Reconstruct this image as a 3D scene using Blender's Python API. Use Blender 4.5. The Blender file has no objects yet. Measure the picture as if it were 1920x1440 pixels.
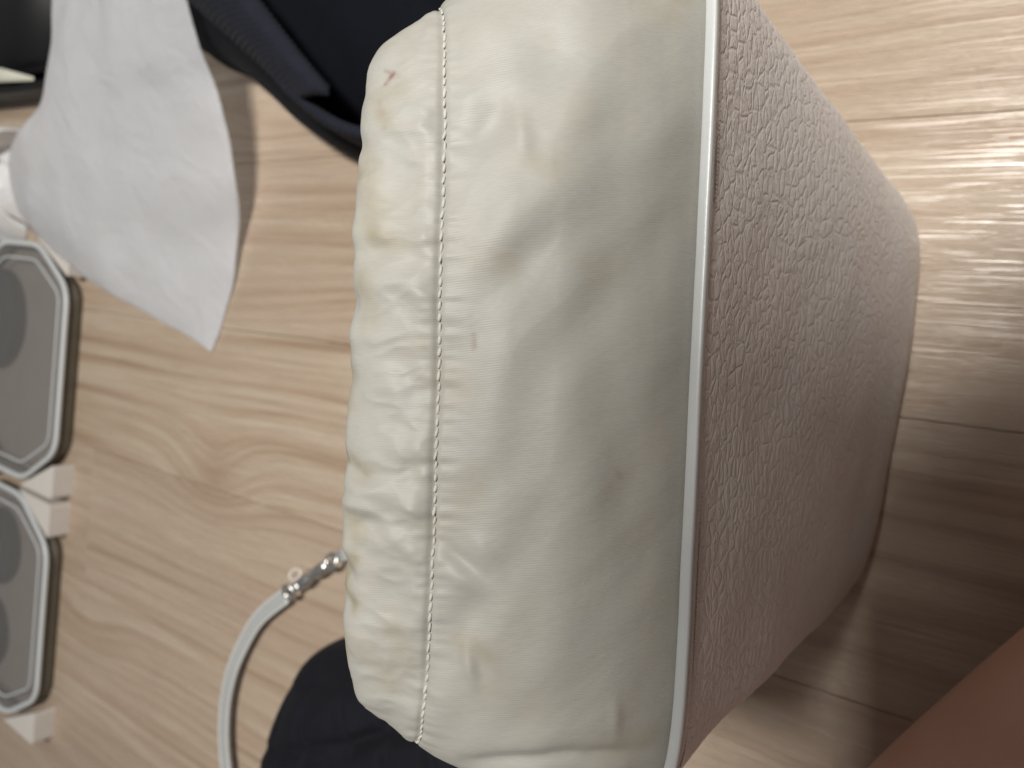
import bpy, bmesh, math, random
import numpy as np
from mathutils import Vector, Matrix, noise
random.seed(7)
R = math.radians
sc = bpy.context.scene
col = sc.collection

# ------------------------------------------------------------------ camera
PITCH, CAMH, FOC = R(56), 0.467, 1400.0 / 1920.0          # a phone held above the bag, turned sideways
fw = Vector((0, math.cos(PITCH), -math.sin(PITCH)))
upv = Vector((0, math.sin(PITCH), math.cos(PITCH)))
cam = bpy.data.cameras.new('camera')
cam.sensor_fit = 'HORIZONTAL'; cam.sensor_width = 36; cam.lens = 36 * FOC
cam.clip_start = 0.005; cam.clip_end = 50
cam.dof.use_dof = True; cam.dof.focus_distance = 0.214; cam.dof.aperture_fstop = 26.25 / 2.2
camo = bpy.data.objects.new('camera', cam); col.objects.link(camo)
M3 = Matrix((-upv, Vector((1, 0, 0)), -fw)).transposed()   # picture right = towards the floor, picture up = world +x
camo.matrix_world = Matrix.Translation((0, 0, CAMH)) @ M3.to_4x4()
sc.camera = camo

# ------------------------------------------------------------------ light
w = bpy.data.worlds.new('World'); sc.world = w; w.use_nodes = True
w.node_tree.nodes['Background'].inputs[0].default_value = (1.0, 0.975, 0.945, 1)
w.node_tree.nodes['Background'].inputs[1].default_value = 0.11
la = bpy.data.lights.new('ceiling_lamp', 'AREA'); la.shape = 'RECTANGLE'; la.size = 0.30; la.size_y = 0.60; la.energy = 68; la.color = (1.0, 0.972, 0.925)
lo = bpy.data.objects.new('ceiling_lamp', la); lo.location = (0.54, -0.30, 2.4); col.objects.link(lo)
sc.view_settings.view_transform = 'Standard'; sc.view_settings.look = 'None'
sc.view_settings.exposure = 0.16; sc.view_settings.gamma = 1

# ------------------------------------------------------------------ helpers
def tag(o, label=None, cat=None, group=None, kind=None):
    if label: o['label'] = label
    if cat: o['category'] = cat
    if group: o['group'] = group
    if kind: o['kind'] = kind
    return o
def link(name, me, mat=None, parent=None, smooth=True):
    o = bpy.data.objects.new(name, me); col.objects.link(o)
    if mat is not None: me.materials.append(mat)
    if smooth: me.shade_smooth()
    if parent is not None: o.parent = parent
    return o
def empty(name, loc=(0, 0, 0), rz=0):
    o = bpy.data.objects.new(name, None); col.objects.link(o); o.location = loc; o.rotation_euler = (0, 0, rz)
    o.empty_display_size = 0.02
    return o
def pydata(name, v, f):
    me = bpy.data.meshes.new(name); me.from_pydata([tuple(map(float, p)) for p in v], [], [tuple(map(int, q)) for q in f]); me.update(); return me
def grid_faces(nu, nv, closed=False):
    f = []
    for j in range(nv - 1):
        for i in range(nu if closed else nu - 1):
            a = j * nu + i; b = j * nu + (i + 1) % nu
            f.append((a, b, b + nu, a + nu))
    return f
def cr(pts, n, closed=False):
    P = np.array(pts, float); m = len(P); out = []
    T = np.linspace(0, m if closed else m - 1, n, endpoint=not closed)
    for t in T:
        i = int(min(math.floor(t), (m - 1) if closed else (m - 2))); u = t - i
        if closed: p0, p1, p2, p3 = P[(i - 1) % m], P[i % m], P[(i + 1) % m], P[(i + 2) % m]
        else: p0, p1, p2, p3 = P[max(i - 1, 0)], P[i], P[i + 1], P[min(i + 2, m - 1)]
        out.append(0.5 * (2 * p1 + (p2 - p0) * u + (2 * p0 - 5 * p1 + 4 * p2 - p3) * u * u + (3 * p1 - p0 - 3 * p2 + p3) * u ** 3))
    return np.array(out)
def tube(name, path, prof, mat, parent=None, up=(0, 0, 1), closed=False, cap=True):
    """sweep a closed 2-D profile (side, up) along a path"""
    P = np.array(path, float); n = len(P); m = len(prof); V = []
    up = np.array(up, float)
    for i in range(n):
        a = P[(i - 1) % n] if (closed or i > 0) else P[i]; b = P[(i + 1) % n] if (closed or i < n - 1) else P[i]
        t = b - a; t /= np.linalg.norm(t); s = np.cross(t, up); s /= np.linalg.norm(s); u = np.cross(s, t)
        for (x, y) in prof: V.append(P[i] + s * x + u * y)
    F = []
    for i in range(n if closed else n - 1):
        for k in range(m):
            a = i * m + k; b = i * m + (k + 1) % m; c = ((i + 1) % n) * m
            F.append((a, b, c + (k + 1) % m, c + k))
    if cap and not closed:
        F.append(tuple(reversed(range(m)))); F.append(tuple(range((n - 1) * m, n * m)))
    return link(name, pydata(name, V, F), mat, parent)
def circ(r, n=12, ry=None):
    return [(r * math.cos(2 * math.pi * k / n), (ry or r) * math.sin(2 * math.pi * k / n)) for k in range(n)]
def rrect(w, h, r, n=4):
    o = []
    for cx, cy, a0 in ((w / 2 - r, h / 2 - r, 0), (-w / 2 + r, h / 2 - r, 90), (-w / 2 + r, -h / 2 + r, 180), (w / 2 - r, -h / 2 + r, 270)):
        for k in range(n + 1):
            a = R(a0 + 90 * k / n); o.append((cx + r * math.cos(a), cy + r * math.sin(a)))
    return o
def fbm(x, y, z=0.0, o=3):
    s = 0; a = 1
    for k in range(o):
        s += a * noise.noise((x, y, z)); x *= 2.03; y *= 2.03; z += 7.1; a *= 0.5
    return s

# node helpers
class NT:
    def __init__(s, name):
        s.m = bpy.data.materials.new(name); s.m.use_nodes = True; s.t = s.m.node_tree; s.n = s.t.nodes
        s.b = s.n['Principled BSDF']; s.out = s.n['Material Output']
    def add(s, typ, ins=None, **kw):
        nd = s.n.new(typ)
        for k, v in kw.items(): setattr(nd, k, v)
        for k, v in (ins or {}).items(): s.set(nd.inputs[k], v)
        return nd
    def set(s, sock, v):
        if isinstance(v, bpy.types.NodeSocket): s.t.links.new(v, sock)
        elif isinstance(v, bpy.types.Node): s.t.links.new(v.outputs[0], sock)
        else: sock.default_value = v
    def math(s, op, a, b=0.0, c=0.0, clamp=False):
        nd = s.n.new('ShaderNodeMath'); nd.operation = op; nd.use_clamp = clamp
        s.set(nd.inputs[0], a); s.set(nd.inputs[1], b); s.set(nd.inputs[2], c); return nd.outputs[0]
    def xyz(s, x=0.0, y=0.0, z=0.0): return s.add('ShaderNodeCombineXYZ', {0: x, 1: y, 2: z}).outputs[0]
    def sep(s, v): return s.add('ShaderNodeSeparateXYZ', {0: v}).outputs
    def map(s, v, scale=(1, 1, 1), rot=(0, 0, 0), loc=(0, 0, 0)):
        return s.add('ShaderNodeMapping', {'Vector': v, 'Scale': scale, 'Rotation': rot, 'Location': loc}).outputs[0]
    def noise(s, v, sc, det=3.0, rough=0.5, dist=0.0):
        return s.add('ShaderNodeTexNoise', {'Vector': v, 'Scale': sc, 'Detail': det, 'Roughness': rough, 'Distortion': dist}).outputs[0]
    def ramp(s, f, stops, interp='LINEAR'):
        nd = s.n.new('ShaderNodeValToRGB'); e = nd.color_ramp.elements; nd.color_ramp.interpolation = interp
        while len(e) < len(stops): e.new(0.5)
        for k, (p, c) in enumerate(stops):
            e[k].position = p; e[k].color = (c, c, c, 1) if isinstance(c, (int, float)) else (*c, 1)
        s.set(nd.inputs[0], f); return nd.outputs[0]
    def mix(s, f, a, b, mode='MIX'):
        nd = s.add('ShaderNodeMix', data_type='RGBA', blend_type=mode)
        s.set(nd.inputs[0], f)
        for k, v in ((6, a), (7, b)):
            if isinstance(v, tuple): v = (*v, 1) if len(v) == 3 else v
            s.set(nd.inputs[k], v)
        return nd.outputs[2]
    def bump(s, h, strength=0.3, dist=0.001, normal=None):
        nd = s.add('ShaderNodeBump', {'Height': h, 'Strength': strength, 'Distance': dist})
        if normal is not None: s.set(nd.inputs['Normal'], normal)
        return nd.outputs[0]
    def fin(s, **kw):
        for k, v in kw.items():
            k = {'color': 'Base Color', 'rough': 'Roughness', 'normal': 'Normal', 'spec': 'Specular IOR Level', 'metal': 'Metallic', 'alpha': 'Alpha',
                 'sheen': 'Sheen Weight', 'sheenr': 'Sheen Roughness', 'coat': 'Coat Weight', 'sss': 'Subsurface Weight', 'sssr': 'Subsurface Radius', 'ssss': 'Subsurface Scale', 'trans': 'Transmission Weight'}[k]
            if isinstance(v, tuple) and len(v) == 3 and k == 'Base Color': v = (*v, 1)
            s.set(s.b.inputs[k], v)
        return s.m
def plain(name, c, rough=0.5, var=0.12, scale=60, bump=0.0, bscale=400, **kw):
    t = NT(name); v = t.add('ShaderNodeTexCoord').outputs['Object']
    n = t.noise(v, scale, 4)
    cc = t.mix(n, tuple(x * (1 - var) for x in c), tuple(min(1, x * (1 + var)) for x in c))
    if bump: kw['normal'] = t.bump(t.noise(v, bscale, 3), bump, 0.0006)
    return t.fin(color=cc, rough=rough, **kw)

# ------------------------------------------------------------------ materials
def m_floor():
    t = NT('wood_laminate')
    pos = t.add('ShaderNodeNewGeometry').outputs['Position']
    p = t.map(pos, rot=(0, 0, R(7)))                      # x across the planks, y along them
    x, y, z = t.sep(p)
    rnd = t.add('ShaderNodeObjectInfo').outputs['Random']
    off = t.math('MULTIPLY', rnd, 37.0)
    lowv = t.xyz(t.math('MULTIPLY', x, 9.0), t.math('MULTIPLY', y, 2.2), off)
    lown = t.noise(lowv, 1.0, 2.0, 0.5)
    warp = t.math('MULTIPLY', t.math('SUBTRACT', lown, 0.5), 0.032)
    def knot(kx, ky, sx, sy, amp):
        a = t.math('POWER', t.math('DIVIDE', t.math('SUBTRACT', x, kx), sx), 2.0)
        b = t.math('POWER', t.math('DIVIDE', t.math('SUBTRACT', y, ky), sy), 2.0)
        return t.math('MULTIPLY', t.math('EXPONENT', t.math('MULTIPLY', t.math('ADD', a, b), -1.0)), amp)
    K = [knot(-0.182, 0.672, 0.050, 0.075, 0.038), knot(-0.41, 0.90, 0.035, 0.08, 0.025), knot(0.17, 0.60, 0.03, 0.14, 0.025), knot(0.02, 0.40, 0.03, 0.2, -0.02)]
    for k in K: warp = t.math('ADD', warp, k)
    nx = t.math('ADD', x, warp)
    ring = t.noise(t.xyz(t.math('MULTIPLY', nx, 85.0), t.math('MULTIPLY', y, 1.6), off), 1.0, 3.0, 0.55)
    fine = t.noise(t.xyz(t.math('MULTIPLY', nx, 420.0), t.math('MULTIPLY', y, 9.0), off), 1.0, 3.0, 0.6)
    soft = t.noise(t.xyz(t.math('MULTIPLY', nx, 16.0), t.math('MULTIPLY', y, 3.0), t.math('ADD', off, 4.0)), 1.0, 3.0, 0.5)
    c = t.ramp(ring, [(0.30, (0.34, 0.23, 0.155)), (0.42, (0.475, 0.355, 0.255)), (0.54, (0.58, 0.47, 0.355)), (0.70, (0.62, 0.525, 0.41))])
    c = t.mix(t.ramp(soft, [(0.35, 0.0), (0.7, 0.55)]), c, (0.49, 0.38, 0.28))
    c = t.mix(t.ramp(fine, [(0.35, 0.32), (0.62, 0.0)]), c, (0.36, 0.25, 0.17))
    kn = t.math('MULTIPLY', t.math('POWER', t.math('DIVIDE', K[0], 0.038), 4.0), 0.55)
    c = t.mix(kn, c, (0.35, 0.23, 0.15))
    c = t.mix(t.math('MULTIPLY', rnd, 0.6), c, (0.46, 0.355, 0.27))
    emb = t.noise(t.xyz(t.math('MULTIPLY', t.math('ADD', x, t.math('MULTIPLY', warp, 0.12)), 1050.0), t.math('MULTIPLY', y, 12.0), off), 1.0, 4.0, 0.62)
    embs = t.ramp(emb, [(0.36, 0.0), (0.58, 1.0)])
    return t.fin(color=c, rough=t.ramp(fine, [(0.3, 0.33), (0.7, 0.26)]), normal=t.bump(embs, 0.7, 0.0006), spec=1.0)
def m_fabric():
    t = NT('satin_nylon')
    uv = t.add('ShaderNodeUVMap', uv_map='UVMap').outputs[0]
    st = t.add('ShaderNodeVertexColor', layer_name='stain')
    r, g, b = t.add('ShaderNodeSeparateColor', {0: st.outputs[0]}).outputs
    blot = t.noise(uv, 34.0, 4.0, 0.55); blot2 = t.noise(uv, 130.0, 3.0, 0.6)
    c = t.mix(t.ramp(blot, [(0.35, 0.0), (0.72, 1.0)]), (0.41, 0.408, 0.374), (0.415, 0.403, 0.354))
    c = t.mix(t.math('MULTIPLY', t.ramp(blot2, [(0.45, 0.0), (0.8, 1.0)]), 0.35), c, (0.415, 0.385, 0.33))
    c = t.mix(t.math('MULTIPLY', g, t.ramp(blot2, [(0.25, 0.35), (0.6, 1.0)])), c, (0.31, 0.265, 0.175))
    c = t.mix(t.math('MULTIPLY', r, t.ramp(t.noise(uv, 700.0, 2.0), [(0.3, 0.55), (0.6, 1.0)])), c, (0.25, 0.15, 0.13))
    x, y, z = t.sep(uv)
    wob = t.math('MULTIPLY', t.noise(uv, 60.0, 2.0), 0.0012)
    rib = t.math('SINE', t.math('MULTIPLY', t.math('ADD', x, wob), 2 * math.pi / 0.00066))
    thr = t.noise(t.map(uv, scale=(1500, 260, 1)), 1.0, 2.0)
    h = t.math('ADD', t.math('MULTIPLY', rib, 0.35), thr)
    c = t.mix(t.math('MULTIPLY', t.ramp(thr, [(0.35, 1.0), (0.6, 0.0)]), 0.13), c, (0.29, 0.28, 0.25))
    wr = t.noise(t.map(uv, scale=(1, 0.6, 1)), 75.0, 3.0, 0.5, 0.3)
    nrm = t.bump(h, 0.15, 0.00018, t.bump(wr, 0.16, 0.004))
    return t.fin(color=c, rough=0.51, spec=0.38, normal=nrm, sheen=0.12, sheenr=0.4)
def m_leather():
    t = NT('pebbled_leather')
    uv = t.add('ShaderNodeUVMap', uv_map='UVMap').outputs[0]
    w1 = t.add('ShaderNodeTexNoise', {'Vector': uv, 'Scale': 130.0, 'Detail': 3.0})
    w2 = t.add('ShaderNodeVectorMath', {0: w1.outputs[1], 1: (0.5, 0.5, 0.5)}, operation='SUBTRACT')
    w3 = t.add('ShaderNodeVectorMath', {0: w2.outputs[0]}, operation='SCALE'); w3.inputs['Scale'].default_value = 0.0030
    q = t.add('ShaderNodeVectorMath', {0: uv, 1: w3.outputs[0]}, operation='ADD').outputs[0]
    v1 = t.add('ShaderNodeTexVoronoi', {'Vector': t.map(q, scale=(165, 240, 1), rot=(0, 0, R(8))), 'Scale': 1.0}, feature='DISTANCE_TO_EDGE').outputs[0]
    v2 = t.add('ShaderNodeTexVoronoi', {'Vector': t.map(q, scale=(460, 640, 1), rot=(0, 0, R(-14))), 'Scale': 1.0}, feature='DISTANCE_TO_EDGE').outputs[0]
    c1 = t.ramp(v1, [(0.0, 0.0), (0.14, 0.6), (0.45, 1.0)], 'EASE'); c2 = t.ramp(v2, [(0.0, 0.0), (0.3, 1.0)], 'EASE')
    wr = t.noise(t.map(q, scale=(40, 230, 1), rot=(0, 0, R(5))), 1.0, 3.0, 0.55)
    h = t.math('ADD', t.math('ADD', c1, t.math('MULTIPLY', c2, 0.22)), t.math('MULTIPLY', wr, 0.45))
    big = t.noise(uv, 26.0, 3.0)
    c = t.mix(t.ramp(big, [(0.35, 0.0), (0.68, 1.0)]), (0.66, 0.638, 0.62), (0.668, 0.628, 0.605))
    c = t.mix(t.math('MULTIPLY', t.ramp(v1, [(0.0, 1.0), (0.10, 0.0)]), 0.22), c, (0.45, 0.405, 0.375))
    return t.fin(color=c, rough=t.ramp(c1, [(0.0, 0.48), (1.0, 0.34)]), spec=0.8, sheen=0.14, sheenr=0.4, normal=t.bump(h, 0.5, 0.0008))
def m_sheet():
    t = NT('white_film')
    v = t.add('ShaderNodeTexCoord').outputs['Object']
    t.fin(color=(0.84, 0.855, 0.885), rough=0.42, normal=t.bump(t.noise(v, 22.0, 4.0, 0.6, 0.6), 0.5, 0.01))
    tr = t.add('ShaderNodeBsdfTranslucent', {0: (0.93, 0.94, 0.96, 1)})
    mx = t.add('ShaderNodeMixShader', {0: 0.55, 1: t.b.outputs[0], 2: tr.outputs[0]})
    tp = t.add('ShaderNodeBsdfTransparent'); m2 = t.add('ShaderNodeMixShader', {0: 0.10, 1: mx.outputs[0], 2: tp.outputs[0]})
    t.t.links.new(m2.outputs[0], t.out.inputs[0]); return t.m
def m_skin():
    t = NT('skin'); v = t.add('ShaderNodeTexCoord').outputs['Object']
    c = t.mix(t.ramp(t.noise(v, 35.0, 4.0), [(0.35, 0.0), (0.7, 1.0)]), (0.76, 0.47, 0.37), (0.71, 0.41, 0.315))
    h = t.add('ShaderNodeTexVoronoi', {'Vector': v, 'Scale': 700.0}, feature='DISTANCE_TO_EDGE').outputs[0]
    return t.fin(color=c, rough=0.5, sss=0.15, sssr=(0.012, 0.005, 0.003), ssss=0.4, normal=t.bump(h, 0.12, 0.0006))
def m_clear(name, c, a, rough):
    t = NT(name); v = t.add('ShaderNodeTexCoord').outputs['Object']
    n = t.noise(v, 30.0, 2.0)
    return t.fin(color=t.mix(n, tuple(x * .92 for x in c), c), alpha=a, rough=rough)
def m_cloth(name, c, rib=0.0):
    t = NT(name); v = t.add('ShaderNodeTexCoord').outputs['Object']
    n = t.noise(v, 90.0, 4.0); f = t.noise(v, 1400.0, 2.0)
    cc = t.mix(n, tuple(x * .75 for x in c), tuple(x * 1.25 for x in c))
    return t.fin(color=cc, rough=0.8, spec=0.10, sheen=0.015, sheenr=0.5, normal=t.bump(f, 0.25, 0.0006))
MAT = dict(floor=m_floor(), fabric=m_fabric(), leather=m_leather(), sheet=m_sheet(), skin=m_skin(),
    trim=plain('coated_edge', (0.54, 0.56, 0.555), 0.32, 0.04, 200, 0.06, 900),
    thread=plain('thread', (0.56, 0.55, 0.50), 0.6, 0.1, 900),
    lthread=plain('leather_thread', (0.50, 0.45, 0.40), 0.55, 0.2, 900),
    lining=plain('lining', (0.30, 0.29, 0.26), 0.7),
    strap=plain('strap_leather', (0.42, 0.43, 0.425), 0.33, 0.06, 120, 0.08, 900),
    strapedge=plain('strap_edge', (0.62, 0.63, 0.62), 0.35, 0.05),
    steel=plain('steel', (0.78, 0.78, 0.77), 0.36, 0.05, 80, metal=1.0),
    wire=plain('white_wire', (0.85, 0.85, 0.83), 0.3, 0.03),
    navy=m_cloth('navy_cloth', (0.0045, 0.0052, 0.0085)), rib=m_cloth('navy_rib', (0.017, 0.0185, 0.027)), pouch=m_cloth('black_cloth', (0.010, 0.0105, 0.0145)),
    rim=plain('grey_rim', (0.58, 0.605, 0.615), 0.35, 0.05), lid=m_clear('frosted_lid', (0.32, 0.31, 0.30), 0.24, 0.2),
    boxwall=plain('box_wall', (0.17, 0.155, 0.125), 0.6), boxfloor=plain('box_floor', (0.30, 0.26, 0.23), 0.6, 0.15, 30), white=plain('white_plastic', (0.64, 0.60, 0.555), 0.4, 0.04),
    roll=plain('dark_roll', (0.025, 0.026, 0.033), 0.5), core=plain('card_core', (0.22, 0.18, 0.16), 0.8),
    black=plain('black_board', (0.006, 0.006, 0.007), 0.55, 0.2), paper=plain('paper', (0.62, 0.61, 0.52), 0.8, 0.05), tissue=plain('tissue', (0.72, 0.72, 0.72), 0.75, 0.04, 40, 0.4, 90),
    shirt=m_cloth('dark_shirt', (0.05, 0.05, 0.055)), hair=m_cloth('dark_hair', (0.012, 0.009, 0.008)), phone=plain('phone_shell', (0.02, 0.02, 0.022), 0.3))

# ------------------------------------------------------------------ floor: laminate planks
A7 = R(7); dv = Vector((math.sin(A7), math.cos(A7), 0)); nv_ = Vector((math.cos(A7), -math.sin(A7), 0))
me = pydata('floor', [(-2.6, -1.9, -0.010), (2.6, -1.9, -0.010), (2.6, 3.2, -0.010), (-2.6, 3.2, -0.010)], [(0, 1, 2, 3)])
floor = tag(link('floor', me, MAT['floor']), kind='structure')
PW, PL, GAP = 0.166, 1.2, 0.0005
def plank_mesh(L):
    bm = bmesh.new(); bmesh.ops.create_cube(bm, size=1)
    bmesh.ops.scale(bm, vec=(PW - GAP, L - GAP, 0.008), verts=bm.verts)
    bmesh.ops.translate(bm, vec=(0, 0, -0.004), verts=bm.verts)
    bmesh.ops.bevel(bm, geom=[e for e in bm.edges if abs(e.verts[0].co.z) < 1e-5 and abs(e.verts[1].co.z) < 1e-5], offset=0.0003, segments=1, affect='EDGES')
    m = bpy.data.meshes.new('plank'); bm.to_mesh(m); bm.free(); return m
pm = plank_mesh(PL); pm.materials.append(MAT['floor'])
for k in range(-12, 13):
    c = -0.191 + PW * (k + 0.5)
    s0 = {-1: 0.911}.get(k, 0.911 + [0.37, 0.83, 0.11, 0.62][k % 4] * PL) 
    for j in range(-3, 3):
        s = s0 + PL * (j + 0.5)
        if not (-1.9 < s < 2.9): continue
        o = bpy.data.objects.new('plank', pm); col.objects.link(o); o.parent = floor
        pt = nv_ * c + dv * s; o.location = pt; o.rotation_euler = (0, 0, -A7)

# ------------------------------------------------------------------ the bag
bag = tag(empty('handbag', (0.0, 0.12, 0)), 'beige handbag with pebbled greige leather base and stained satin drawstring top', 'handbag')
def rel(V): return np.asarray(V, float) - np.array([0.0, 0.12, 0.0])
def superloop(a, b, n, N, xc=0.0, yc=0.0, yaw=0.0, front=0.62):
    """rounded rectangle, even arc-length steps, starting at the left end and running along the front first"""
    th = np.linspace(0, 2 * np.pi, 4001); c, s = np.cos(th), np.sin(th)
    x = -a * np.sign(c) * np.abs(c) ** (2 / n); y = -b * np.sign(s) * np.abs(s) ** (2 / n)
    L = np.concatenate([[0], np.cumsum(np.hypot(np.diff(x), np.diff(y)))])
    h = L[2000]; nf = int(N * front)
    q = np.concatenate([np.linspace(0, h, nf, endpoint=False), np.linspace(h, L[-1], N - nf, endpoint=False)])
    X, Y = np.interp(q, L, x), np.interp(q, L, y)
    cy, sy = math.cos(yaw), math.sin(yaw)
    return np.stack([xc + X * cy - Y * sy, yc + X * sy + Y * cy], 1), q

# leather body -----------------------------------------------------------
TRZ = 0.2585
def sm(x): return x * x * (3 - 2 * x)
def trz(y): return TRZ - 0.018 * sm(min(max((y - 0.075) / 0.12, 0), 1))
keys = [  # t, z, xc, a, b, yc, yaw deg, n
    (0.00, 0.000, -0.004, 0.109, 0.060, 0.121, -8.5, 5.5),
    (0.015, 0.0015, -0.004, 0.114, 0.0655, 0.121, -8.5, 5.5),
    (0.05, 0.009, -0.004, 0.1175, 0.0690, 0.121, -8.5, 5.5),
    (0.15, 0.035, -0.003, 0.1190, 0.0705, 0.1225, -8.0, 5.5),
    (0.50, 0.130, 0.002, 0.1245, 0.0665, 0.127, -5.5, 5.8),
    (0.85, 0.225, 0.008, 0.1315, 0.0620, 0.134, -3.3, 8.0),
    (1.00, TRZ, 0.009, 0.1340, 0.0600, 0.135, -2.8, 9.5)]
KA = np.array(keys)
NL = 420
ts = np.concatenate([np.linspace(0, 0.05, 8, endpoint=False), np.linspace(0.05, 1, 130)])
V = []; UV = []
for t in ts:
    z = np.interp(t, KA[:, 0], KA[:, 1]); hw = 0.12 * min(1, max(t - 0.02, 0) / 0.25)
    xc, a, b, yc, yaw, n = [np.mean([np.interp(min(max(t + d * hw, 0), 1), KA[:, 0], KA[:, k]) for d in np.linspace(-1, 1, 9)]) for k in range(2, 8)]
    P, q = superloop(a, b, n, NL, xc, yc, R(yaw))
    dy = 0.0015 * math.sin(t * 9)
    for k in range(NL):
        x, y = P[k]
        bul = 0.0016 * fbm(x * 18, t * 5, 3.3, 2)
        d = Vector((x - xc, y - yc)); d.normalize()
        V.append((x + d.x * bul, y + d.y * bul, z - 0.018 * t ** 3 * sm(min(max((y - yc + b) / (2 * b), 0), 1)))); UV.append((q[k], z))
F = grid_faces(NL, len(ts), True)
F.append(tuple(reversed(range(NL))))
me = pydata('leather_body', rel(V), F)
def set_uv(me, UV, period=None):
    ul = me.uv_layers.new(name='UVMap')
    li = np.empty(len(me.loops), np.int32); me.loops.foreach_get('vertex_index', li)
    ul.data.foreach_set('uv', np.array(UV, np.float32)[li].ravel())
set_uv(me, UV)
leather = link('leather_body', me, MAT['leather'], bag)
tag(leather, 'pebbled greige leather lower body')

# coated edge trim -----------------------------------------------------------
P, q = superloop(0.1342, 0.0602, 9.5, 300, 0.009, 0.135, R(-2.8))
path = [(x, y, trz(y) + 0.0022 + 0.0005 * fbm(x * 30, y * 30, 1.0, 2)) for x, y in P]
prof = [(-0.0022, -0.0016), (-0.0022, 0.0010), (-0.0018, 0.0014), (0.0007, 0.0016), (0.0011, 0.0014), (0.0013, 0.0008), (0.0013, -0.0012), (0.0008, -0.0020)]
trim = tube('edge_trim', rel(path), prof, MAT['trim'], bag, closed=True)
tag(trim, 'smooth pale grey coated edge between fabric and leather')
# the row of fine stitches just under the trim, far too small to pick apart
bm = bmesh.new()
P, q = superloop(0.1348, 0.0608, 9.5, 460, 0.009, 0.135, R(-2.8))
for k in range(0, 460, 1):
    a = Vector((*P[k], trz(P[k][1]) - 0.0035)); b = Vector((*P[(k + 1) % 460], trz(P[(k + 1) % 460][1]) - 0.0035))
    if (b - a).length > 0.004: continue
    mid = (a + b) / 2; dr = (b - a).normalized()
    g = bmesh.ops.create_icosphere(bm, subdivisions=1, radius=1)
    mt = Matrix.Translation(mid - Vector((0, 0.12, 0))) @ dr.to_track_quat('X', 'Z').to_matrix().to_4x4() @ Matrix.Diagonal((0.00075, 0.00028, 0.00028, 1))
    bmesh.ops.transform(bm, matrix=mt, verts=g['verts'])
me = bpy.data.meshes.new('edge_stitching'); bm.to_mesh(me); bm.free()
tag(link('edge_stitching', me, MAT['lthread'], bag), kind='stuff')

# fabric top -----------------------------------------------------------
# v, a, n, front y, front z, back y, back z, xc, yaw, picture column of this row (for placing folds and stains)
FK = np.array([
    (0.00, 0.1320, 9.5, 0.0765, 0.2590, 0.1925, 0.2410, 0.009, -2.8, 1318),
    (0.05, 0.1325, 8.0, 0.0795, 0.2660, 0.1935, 0.2450, 0.009, -2.8, 1285),
    (0.14, 0.1325, 6.4, 0.0870, 0.2785, 0.1930, 0.2480, 0.008, -2.7, 1205),
    (0.28, 0.1295, 4.4, 0.0995, 0.2925, 0.1920, 0.2500, 0.006, -2.6, 1090),
    (0.45, 0.1220, 3.7, 0.1150, 0.3030, 0.1905, 0.2510, 0.004, -2.4, 960),
    (0.60, 0.1135, 3.2, 0.1310, 0.3095, 0.1885, 0.2580, 0.002, -2.2, 842),
    (0.68, 0.1100, 3.2, 0.1395, 0.3130, 0.1865, 0.2570, 0.002, -2.2, 780),
    (0.76, 0.1060, 3.2, 0.1525, 0.3165, 0.1860, 0.2570, 0.002, -2.2, 710),
    (0.83, 0.1020, 3.2, 0.1610, 0.3145, 0.1840, 0.2590, 0.002, -2.2, 660),
    (0.88, 0.1000, 3.2, 0.1632, 0.3095, 0.1815, 0.2590, 0.002, -2.2, 645),
    (0.93, 0.0980, 3.2, 0.1643, 0.2980, 0.1805, 0.2540, 0.002, -2.2, 640),
    (1.00, 0.0960, 3.2, 0.1648, 0.2600, 0.1795, 0.2400, 0.002, -2.2, 640)])
NF, NV = 620, 230
FRONT = 0.84
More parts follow.
